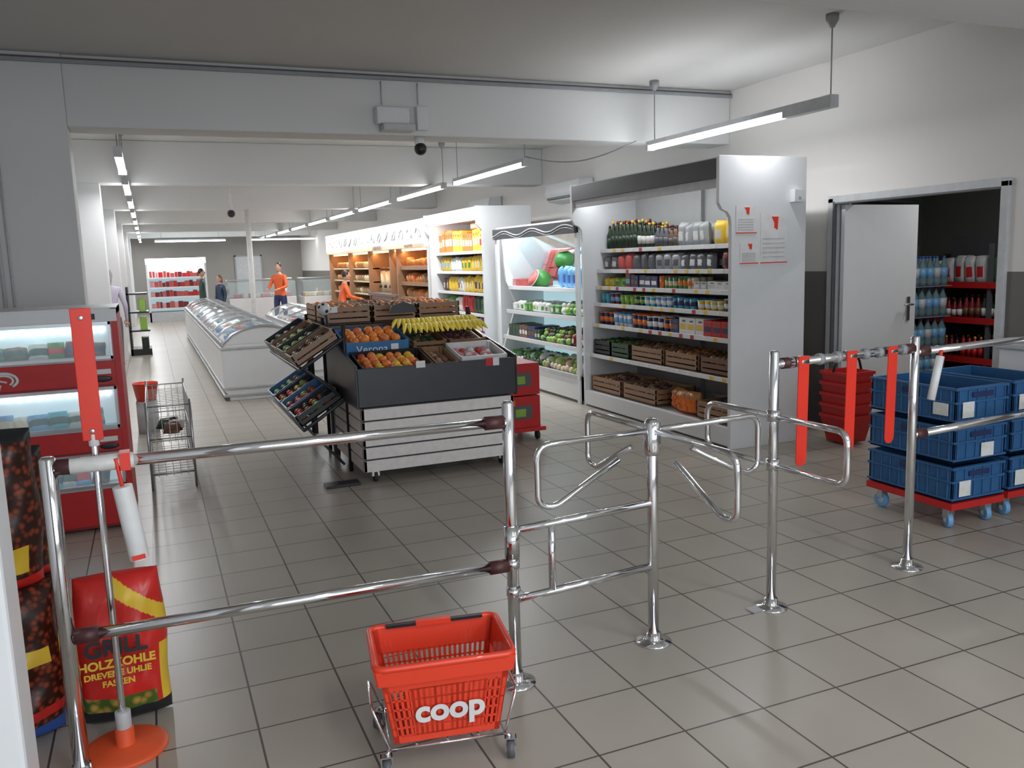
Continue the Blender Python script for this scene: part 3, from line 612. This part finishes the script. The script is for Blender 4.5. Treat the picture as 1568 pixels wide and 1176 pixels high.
mb=MB(); mb.lathe([(.135,0),(.135,.012),(.12,.02),(.03,.024),(.03,.08),(.014,.085)],(sx,sy,0),'standorange',32); mb.tube([(sx,sy,.02),(sx,sy,1.12)],.011,'chrome',12); mb.box(sx-.03,sx+.03,sy-.015,sy-.01,1.07,1.49,'redflap'); mb.cyl((sx,sy,1.05),.016,.04,'white'); mb.cyl((sx,sy,.08),.025,.06,'lgrey')
for z in (1.1,1.46): mb.tube([(sx,sy-.02,z),(sx,sy+.01,z)],.008,'steel')
mb.build('flap_stand',bevel=.002)
# ------------------------------------------------------------------ shopping basket trolley
mb=MB(); rz=math.radians(-10); BM=TM(.78,2.55,0,rz)
def bp(x,y,z): return BM@Vector((x,y,z))
bt,tp=.085,.36; bx,by,tx,ty=.17,.115,.212,.15
crn=lambda sx,sy,t:bp(sx*(bx+(tx-bx)*t),sy*(by+(ty-by)*t),bt+(tp-bt)*t)
mb.add([crn(-1,-1,0),crn(1,-1,0),crn(1,1,0),crn(-1,1,0)],[(0,1,2,3)],'redplastic'); 
sides=[((-1,-1),(1,-1)),((1,-1),(1,1)),((1,1),(-1,1)),((-1,1),(-1,-1))]
for i,(a,b) in enumerate(sides):
    c=(crn(*a,0),crn(*b,0),crn(*a,1),crn(*b,1)); th=-.004
    mb.panel(c,th,0,1,.68,1,'redplastic'); mb.panel(c,th,0,1,0,.1,'redplastic')
    if i==0: mb.panel(c,th,.2,.84,.08,.70,'redplastic')
    n=22 if i%2==0 else 14
    for k in range(n+1): u=k/n; mb.panel(c,th,max(0,u-.012),min(1,u+.012),.08,.70,'redplastic')
    for v in (.2,.32,.44,.56): mb.panel(c,th,0,1,v-.011,v+.011,'redplastic')
    mb.panel(c,th,0,.05,0,1,'redplastic'); mb.panel(c,th,.95,1,0,1,'redplastic')
for k in range(12): u=-.9+k*.16; mb.box(u*bx-.004,u*bx+.004,-by,by,bt-.002,bt+.004,'dred',BM)
rp=[bp(-tx-.008,-ty-.008,tp),bp(tx+.008,-ty-.008,tp),bp(tx+.008,ty+.008,tp),bp(-tx-.008,ty+.008,tp)]
loop=[]
for i in range(4):
    p=rp[i];a=rp[i-1];b=rp[(i+1)%4]; A=p+(a-p).normalized()*.035; B=p+(b-p).normalized()*.035
    for k in range(6): t=k/5; loop.append(A*(1-t)**2+p*2*t*(1-t)+B*t*t)
mb.tube(loop,.011,'redplastic',10,True)
s=1
mb.box(-tx+.05,-.06,s*(ty-.012)-.008,s*(ty-.012)+.012,tp+.004,tp+.014,'black',BM)
mb.box(.06,tx-.04,s*(ty-.012)-.008,s*(ty-.012)+.012,tp+.004,tp+.014,'black',BM)
mb.box(-.06,.06,s*(ty-.01)-.012,s*(ty-.01)+.014,tp+.002,tp+.018,'redplastic',BM)
for i,(a,b) in enumerate(sides):
    c=[crn(*a,0),crn(*b,0),crn(*a,1),crn(*b,1)]; mb.panel(c,.014,-.02,1.02,.8,.99,'redplastic')
fr=[(-.185,-.13),(.185,-.13),(.185,.13),(-.185,.13)]
mb.tube([bp(x,y,.075) for x,y in fr],.005,'chrome',8,True)
for x in (-.1,.0,.1): mb.tube([bp(x,-.13,.075),bp(x,.13,.075)],.004,'chrome',6)
for sx in (-1,1):
    mb.tube(fillet([bp(sx*.185,-.13,.075),bp(sx*.235,-.1,.21),bp(sx*.235,.1,.21),bp(sx*.185,.13,.075)],.03),.005,'chrome',8)
    for sy in (-1,1):
        q=bp(sx*.2,sy*.145,0); M=TM(q.x,q.y,.03,rz+R.uniform(-.6,.6)); mb.cyl((0,0,-.012),.03,.024,'dgrey',18,M@Matrix.Rotation(math.pi/2,4,'Y')); mb.cyl((0,0,-.014),.014,.028,'lgrey',12,M@Matrix.Rotation(math.pi/2,4,'Y'))
        for e in (-.017,.017): mb.box(e-.0015,e+.0015,-.012,.012,-.005,.04,'steel',M)
        mb.box(-.019,.019,-.014,.014,.036,.04,'steel',M); mb.tube([M@Vector((0,0,.04)),bp(sx*.185,sy*.13,.078)],.007,'steel',8)
bk=mb.build('shopping_basket_trolley')
tilt=math.atan2((ty-by),(tp-bt))
p=bp(0.01,-by-(ty-by)*.3-.007,bt+(tp-bt)*.27)
text('coop',.11,p,(math.pi/2+tilt,0,rz),'white',bk,ext=.001,bold=.0035)
# ------------------------------------------------------------------ charcoal bags
def grill(u,v):
    if v<.1: return 'black'
    if u>.9 and v<.5: return 'yellow'
    if .1<=v<.2 and u<.85: return 'foodprint'
    if abs((v-.8)+(u-.75)*.45)<.06 and u>.45: return 'yellow'
    return 'bagred'
mb=MB(); mb.pillow(.3,.54,.17,TM(-.2,3.22,0,.02,math.radians(-3)),grill,70,110,.005,3); gb=mb.build('charcoal_bag')
for tx_,sz,zz,cc,bo in (('GRILL',.078,.285,'black',.003),('HOLZKOHLE',.042,.24,'yellow',.0015),('DREVENE UHLIE',.03,.206,'yellow',.001),('FASZEN',.03,.172,'yellow',.001)): text(tx_,sz,(-.215,3.115,zz),(math.radians(88),0,.02),cc,gb,bold=bo)
mb=MB()
def prt(u,v):
    if v>.93: return 'black'
    if v<.1: return 'bagred'
    if .62<u<.9 and .14<v<.3: return 'yellow'
    if .68<u<.84 and .19<v<.22: return 'black'
    return 'bagprint'
def prt2(u,v):
    if v<.12: return 'blue' if u>.5 else 'black'
    if .16<v<.24 and u>.3: return 'bagred'
    if .6<u<.92 and .52<v<.62: return 'yellow'
    return 'bagprint'
mb.pillow(.46,.56,.26,TM(-.62,3.22,0,.1),prt2,50,60,.009,5); mb.pillow(.44,.56,.24,TM(-.63,3.24,.53,.1),prt,50,60,.009,9)
mb.pillow(.46,.5,.24,TM(-.62,3.5,0,.1),prt,30,30,.008,6); mb.pillow(.44,.5,.22,TM(-.63,3.5,.48,.1),prt,30,30,.008,8)
mb.build('firewood_bag_stack')
simple('trim_3',[(-.62,-.31,1.85,2.0,0,H,'panelwhite')],bevel=.01)
# ------------------------------------------------------------------ blue crates
def bluestack(name,x0,y0):
    mb=MB(); w,l=.4,.6
    mb.box(x0-.01,x0+w+.01,y0-.01,y0+l+.01,.12,.16,'red')
    for x in (x0+.05,x0+w-.05):
        for y in (y0+.06,y0+l-.06): mb.cyl((0,0,-.014),.045,.028,'lblue',16,TM(x,y,.046,R.uniform(-.6,.6),0,math.pi/2)); mb.cyl((0,0,-.016),.02,.032,'lgrey',12,TM(x,y,.046,0,0,math.pi/2)); mb.box(x-.025,x+.025,y-.02,y+.02,.06,.12,'steel')
    for k in range(3):
        z=.165+k*.225; h=.22; t=.012
        mb.box(x0,x0+w,y0,y0+l,z,z+.02,'crateblue')
        mb.box(x0,x0+w,y0,y0+t,z,z+h-.02,'crateblue'); mb.box(x0,x0+w,y0+l-t,y0+l,z,z+h-.02,'crateblue'); mb.box(x0,x0+t,y0,y0+l,z,z+h-.02,'crateblue'); mb.box(x0+w-t,x0+w,y0,y0+l,z,z+h-.02,'crateblue')
        for zz in (z+.01,z+h-.035,z+h*.5):
            for q in ((x0-.009,x0,y0-.009,y0+l+.009),(x0+w,x0+w+.009,y0-.009,y0+l+.009),(x0,x0+w,y0-.009,y0),(x0,x0+w,y0+l,y0+l+.009)): mb.box(*q,zz,zz+.013,'crateblue')
        for j in range(9): yy=y0+.03+j*(l-.06)/8; mb.box(x0-.008,x0,yy-.004,yy+.004,z+.01,z+h-.02,'crateblue')
        for j in range(6): xx=x0+.02+j*(w-.04)/5; mb.box(xx-.004,xx+.004,y0-.008,y0,z+.01,z+h-.02,'crateblue')
        mb.box(x0+.12,x0+.28,y0-.011,y0-.004,z+.14,z+.17,'navy'); mb.box(x0-.011,x0-.004,y0+.24,y0+.36,z+.14,z+.17,'navy')
        if k!=1: mb.box(x0+.04,x0+.13,y0-.013,y0-.009,z+.03,z+.12,'sticker')
        else: mb.box(x0+.2,x0+.3,y0-.013,y0-.009,z+.02,z+.1,'sticker')
        mb.box(x0-.013,x0-.009,y0+.04,y0+.14,z+.04,z+.11,'sticker') if k==2 else None
    mb.build(name,bevel=.002)
bluestack('plastic_crate_stack',4.04,3.3); bluestack('plastic_crate_stack',4.52,3.32)
mb=MB(); mb.box(5.08,5.5,3.0,3.85,0,.92,'panelwhite'); mb.box(5.06,5.52,2.98,3.87,.92,.96,'lgrey'); mb.box(5.06,5.08,3.55,3.7,.6,.75,'redflap'); mb.build('white_cabinet',bevel=.01)
mb=MB()
for k in range(5):
    z=.02+k*.09; M=TM(5.22,5.3,0)
    mb.lathe([(.15,z),(.2,z+.2),(.215,z+.2),(.215,z+.225),(.19,z+.225),(.14,z+.015)],(0,0,0),'red',4,M@Matrix.Rotation(math.pi/4,4,'Z'),False)
mb.tube(fillet([(5.07,5.3,.6),(5.1,5.3,.7),(5.34,5.3,.7),(5.37,5.3,.6)],.03),.01,'black')
mb.build('shopping_basket_stack')
# ------------------------------------------------------------------ storeroom
px0,px1,py0,py1=7.4,8.3,6.9,8.1
mb=MB(); mb.box(px0,px1,py0,py1,0,.13,'wood')
for L in range(4):
    for i in range(8):
        for j in range(9):
            if j>0 and i>1 and L<3: continue
            q=(px0+.07+i*.108,py0+.06+j*.13,.13+L*.34)
            mb.lathe([(.045,0),(.05,.05),(.045,.12),(.05,.2),(.018,.28),(.018,.31)],q,'pet',7)
            mb.lathe([(.046,.08),(.05,.2)],q,'lblue' if (i+L)%3 else 'lgrey',7)
            mb.lathe([(.02,.31),(.02,.33)],q,'blue',6)
    mb.box(px0,px1,py0,py1,.13+L*.34-.006,.13+L*.34,'grey')
mb.build('water_bottle_pallet')
mb=MB(); mb.box(9.1,9.15,4.6,7.6,0,1.7,'dgrey')
for z in (.3,.75,1.15): mb.box(8.5,9.1,4.6,7.6,z-.03,z,'dgrey'); mb.box(8.48,8.5,4.6,7.6,z-.04,z+.03,'red')
for y in (4.6,5.6,6.6,7.6): mb.box(8.5,8.54,y-.02,y+.02,0,1.6,'dgrey')
rk=mb.build('storage_rack'); mb=MB()
for z in (.3,.75): goods(mb,4.65,7.55,8.52,z,.3,['black','brown','dred','black','dgreen','red'],'bottle')
goods(mb,4.65,7.55,8.52,1.15,.34,['white','red','dgreen','lgrey','red'],'bag',1,2); goods(mb,4.65,7.55,8.52,0,.22,['dgreen','dred','grey'],'box')
mb.build('bottled_drinks',rk)
mb=MB(); mb.tube([(7.0,8.3,2.3),(9.3,8.3,2.15)],.03,'grey'); mb.tube([(7.0,8.3,2.1),(9.3,8.3,1.98)],.02,'grey'); mb.build('wall_pipes')
l=bpy.data.lights.new('storeroom_light','AREA'); l.shape='RECTANGLE'; l.size=.1; l.size_y=1.5; l.energy=34; lo=bpy.data.objects.new('storeroom_light',l); lo.location=(7.2,5,2.9); S.collection.objects.link(lo)
# ------------------------------------------------------------------ people
def person(name,x,y,head,hgt,shirt,pants,hair,armpose='work',lean=0,longhair=False):
    k=hgt/1.75
    J=[(0,0,.95,.135),(0,0,1.12,.125),(0,lean*.4,1.33,.15),(0,lean*.7,1.47,.07),(0,lean*.9,1.56,.055)]
    E=[(0,1),(1,2),(2,3),(3,4)]
    hands=[]
    for s in (-1,1):
        b=len(J)
        if armpose=='work': el=(s*.25,.08+lean*.5,1.16); wr=(s*.17,.32+lean*.6,1.1); hd=(s*.15,.38+lean*.6,1.09)
        else: el=(s*.25,-.02+lean*.4,1.13); wr=(s*.25,.06+lean*.4,.88); hd=(s*.25,.08+lean*.4,.82)
        J+=[(s*.17,lean*.6,1.41,.065),(*el,.045),(*wr,.03),(*hd,.03)]
        E+=[(2,b),(b,b+1),(b+1,b+2),(b+2,b+3)]; hands.append((Vector(wr),Vector(hd),s))
        b=len(J); J+=[(s*.1,0,.88,.1),(s*.11,.02+.03*s,.5,.062),(s*.11,-.02+.06*s,.1,.042),(s*.12,.12+.06*s,.04,.036)]; E+=[(0,b),(b,b+1),(b+1,b+2),(b+2,b+3)]
    me=bpy.data.meshes.new('sk'); me.from_pydata([j[:3] for j in J],E,[]); ob=bpy.data.objects.new('sk',me); S.collection.objects.link(ob)
    ob.modifiers.new('s','SKIN'); ob.modifiers.new('ss','SUBSURF').levels=2
    for i,j in enumerate(J): me.skin_vertices[0].data[i].radius=(j[3],j[3]*(.72 if i in(0,1,2) else 1)); me.skin_vertices[0].data[i].use_root=(i==0)
    dg=bpy.context.evaluated_depsgraph_get(); ev=ob.evaluated_get(dg).to_mesh()
    mb=MB(); V=[v.co.copy() for v in ev.vertices]; groups={}
    for p in ev.polygons:
        c=p.center
        if c.z<.085: m='black'
        elif c.z<.93 and abs(c.x)<.21: m=pants
        elif c.z>1.475: m='skin'
        elif any((c-w).dot((h-w).normalized())>-.01 and (c-w).length<.13 for w,h,_ in hands): m='skin'
        else: m=shirt
        groups.setdefault(m,[]).append(tuple(p.vertices))
    M=TM(x,y,0,head)@Matrix.Scale(k,4)
    for v in V: mb.v.append((M@v)[:])
    for m,fs in groups.items():
        q=mb.mi(m)
        for ff in fs: mb.f.append(ff); mb.m.append(q); mb.sm.append(True)
    bpy.data.objects.remove(ob)
    hc=Vector((0,lean+.015,1.655)); 
    mb.sphere(hc,(.075,.092,.115),'skin',16,12,M); mb.sphere(hc+Vector((0,.02,-.06)),(.055,.065,.055),'skin',12,8,M)
    mb.sphere(hc+Vector((0,-.018,.03)),(.083,.09,.1),hair,14,10,M)
    if longhair: mb.sphere(hc+Vector((0,-.06,-.06)),(.075,.045,.13),hair,12,8,M)
    mb.sphere(hc+Vector((0,.095,-.01)),(.012,.02,.022),'skin',8,6,M); mb.sphere(hc+Vector((0,.088,-.05)),(.024,.008,.007),'pink',8,6,M)
    for s in (-1,1):
        mb.sphere(hc+Vector((s*.03,.083,.012)),(.012,.008,.008),'white',8,6,M); mb.sphere(hc+Vector((s*.03,.09,.012)),(.005,.004,.005),'black',6,5,M)
        mb.sphere(hc+Vector((s*.077,0,-.005)),(.01,.02,.03),'skin',8,6,M)
    for w,h,s in hands:
        d=(h-w).normalized(); side=Vector((1,0,0)); up=d.cross(side).normalized()
        for i,(o,L) in enumerate(((-.028,.062),(-.01,.075),(.01,.07),(.028,.055))):
            a=h+side*o+d*.01; mb.tube([a,a+d*L*.5-up*.004*s,a+d*L-Vector((0,0,.02))],[.009,.0085,.006],'skin',6,M=M)
        a=w+d*.03-side*s*.025; mb.tube([a,a+d*.03-side*s*.02,a+d*.06-side*s*.022],[.011,.01,.007],'skin',6,M=M)
    mb.build(name)
mat('hivis',(.75,.13,.03)); mat('jacket',(.03,.06,.05)); mat('bluejacket',(.03,.05,.1)); mat('lilac',(.5,.45,.56))
person('shop_assistant',3.0,21.9,math.radians(140),1.66,'hivis','navy','hair','work')
person('customer_man',1.3,24.2,math.radians(-100),1.58,'jacket','dgrey','hair','down')
person('customer_woman',1.72,23.7,math.radians(120),1.4,'bluejacket','black','brown','down',longhair=True)
person('bakery_worker',3.5,16.9,math.radians(-90),1.45,'hivis','navy','hair','work',lean=.12)
person('customer_woman',-.62,15.5,math.radians(0),1.62,'lilac','dgrey','grey','down',longhair=True)
# ------------------------------------------------------------------ world
w=bpy.data.worlds.new('world'); S.world=w; w.use_nodes=True; bg=w.node_tree.nodes['Background']; bg.inputs[0].default_value=(.75,.86,1,1); bg.inputs[1].default_value=.8
l=bpy.data.lights.new('front_fill_light','AREA'); l.shape='RECTANGLE'; l.size=6.2; l.size_y=2.1; l.energy=140; l.color=(.86,.92,1); lo=bpy.data.objects.new('front_fill_light',l); lo.location=(1.8,-2.9,1.6); lo.rotation_euler=(math.pi/2,0,0); S.collection.objects.link(lo)  # added fill light behind the camera, brightens the shop front
S.view_settings.view_transform='Standard'
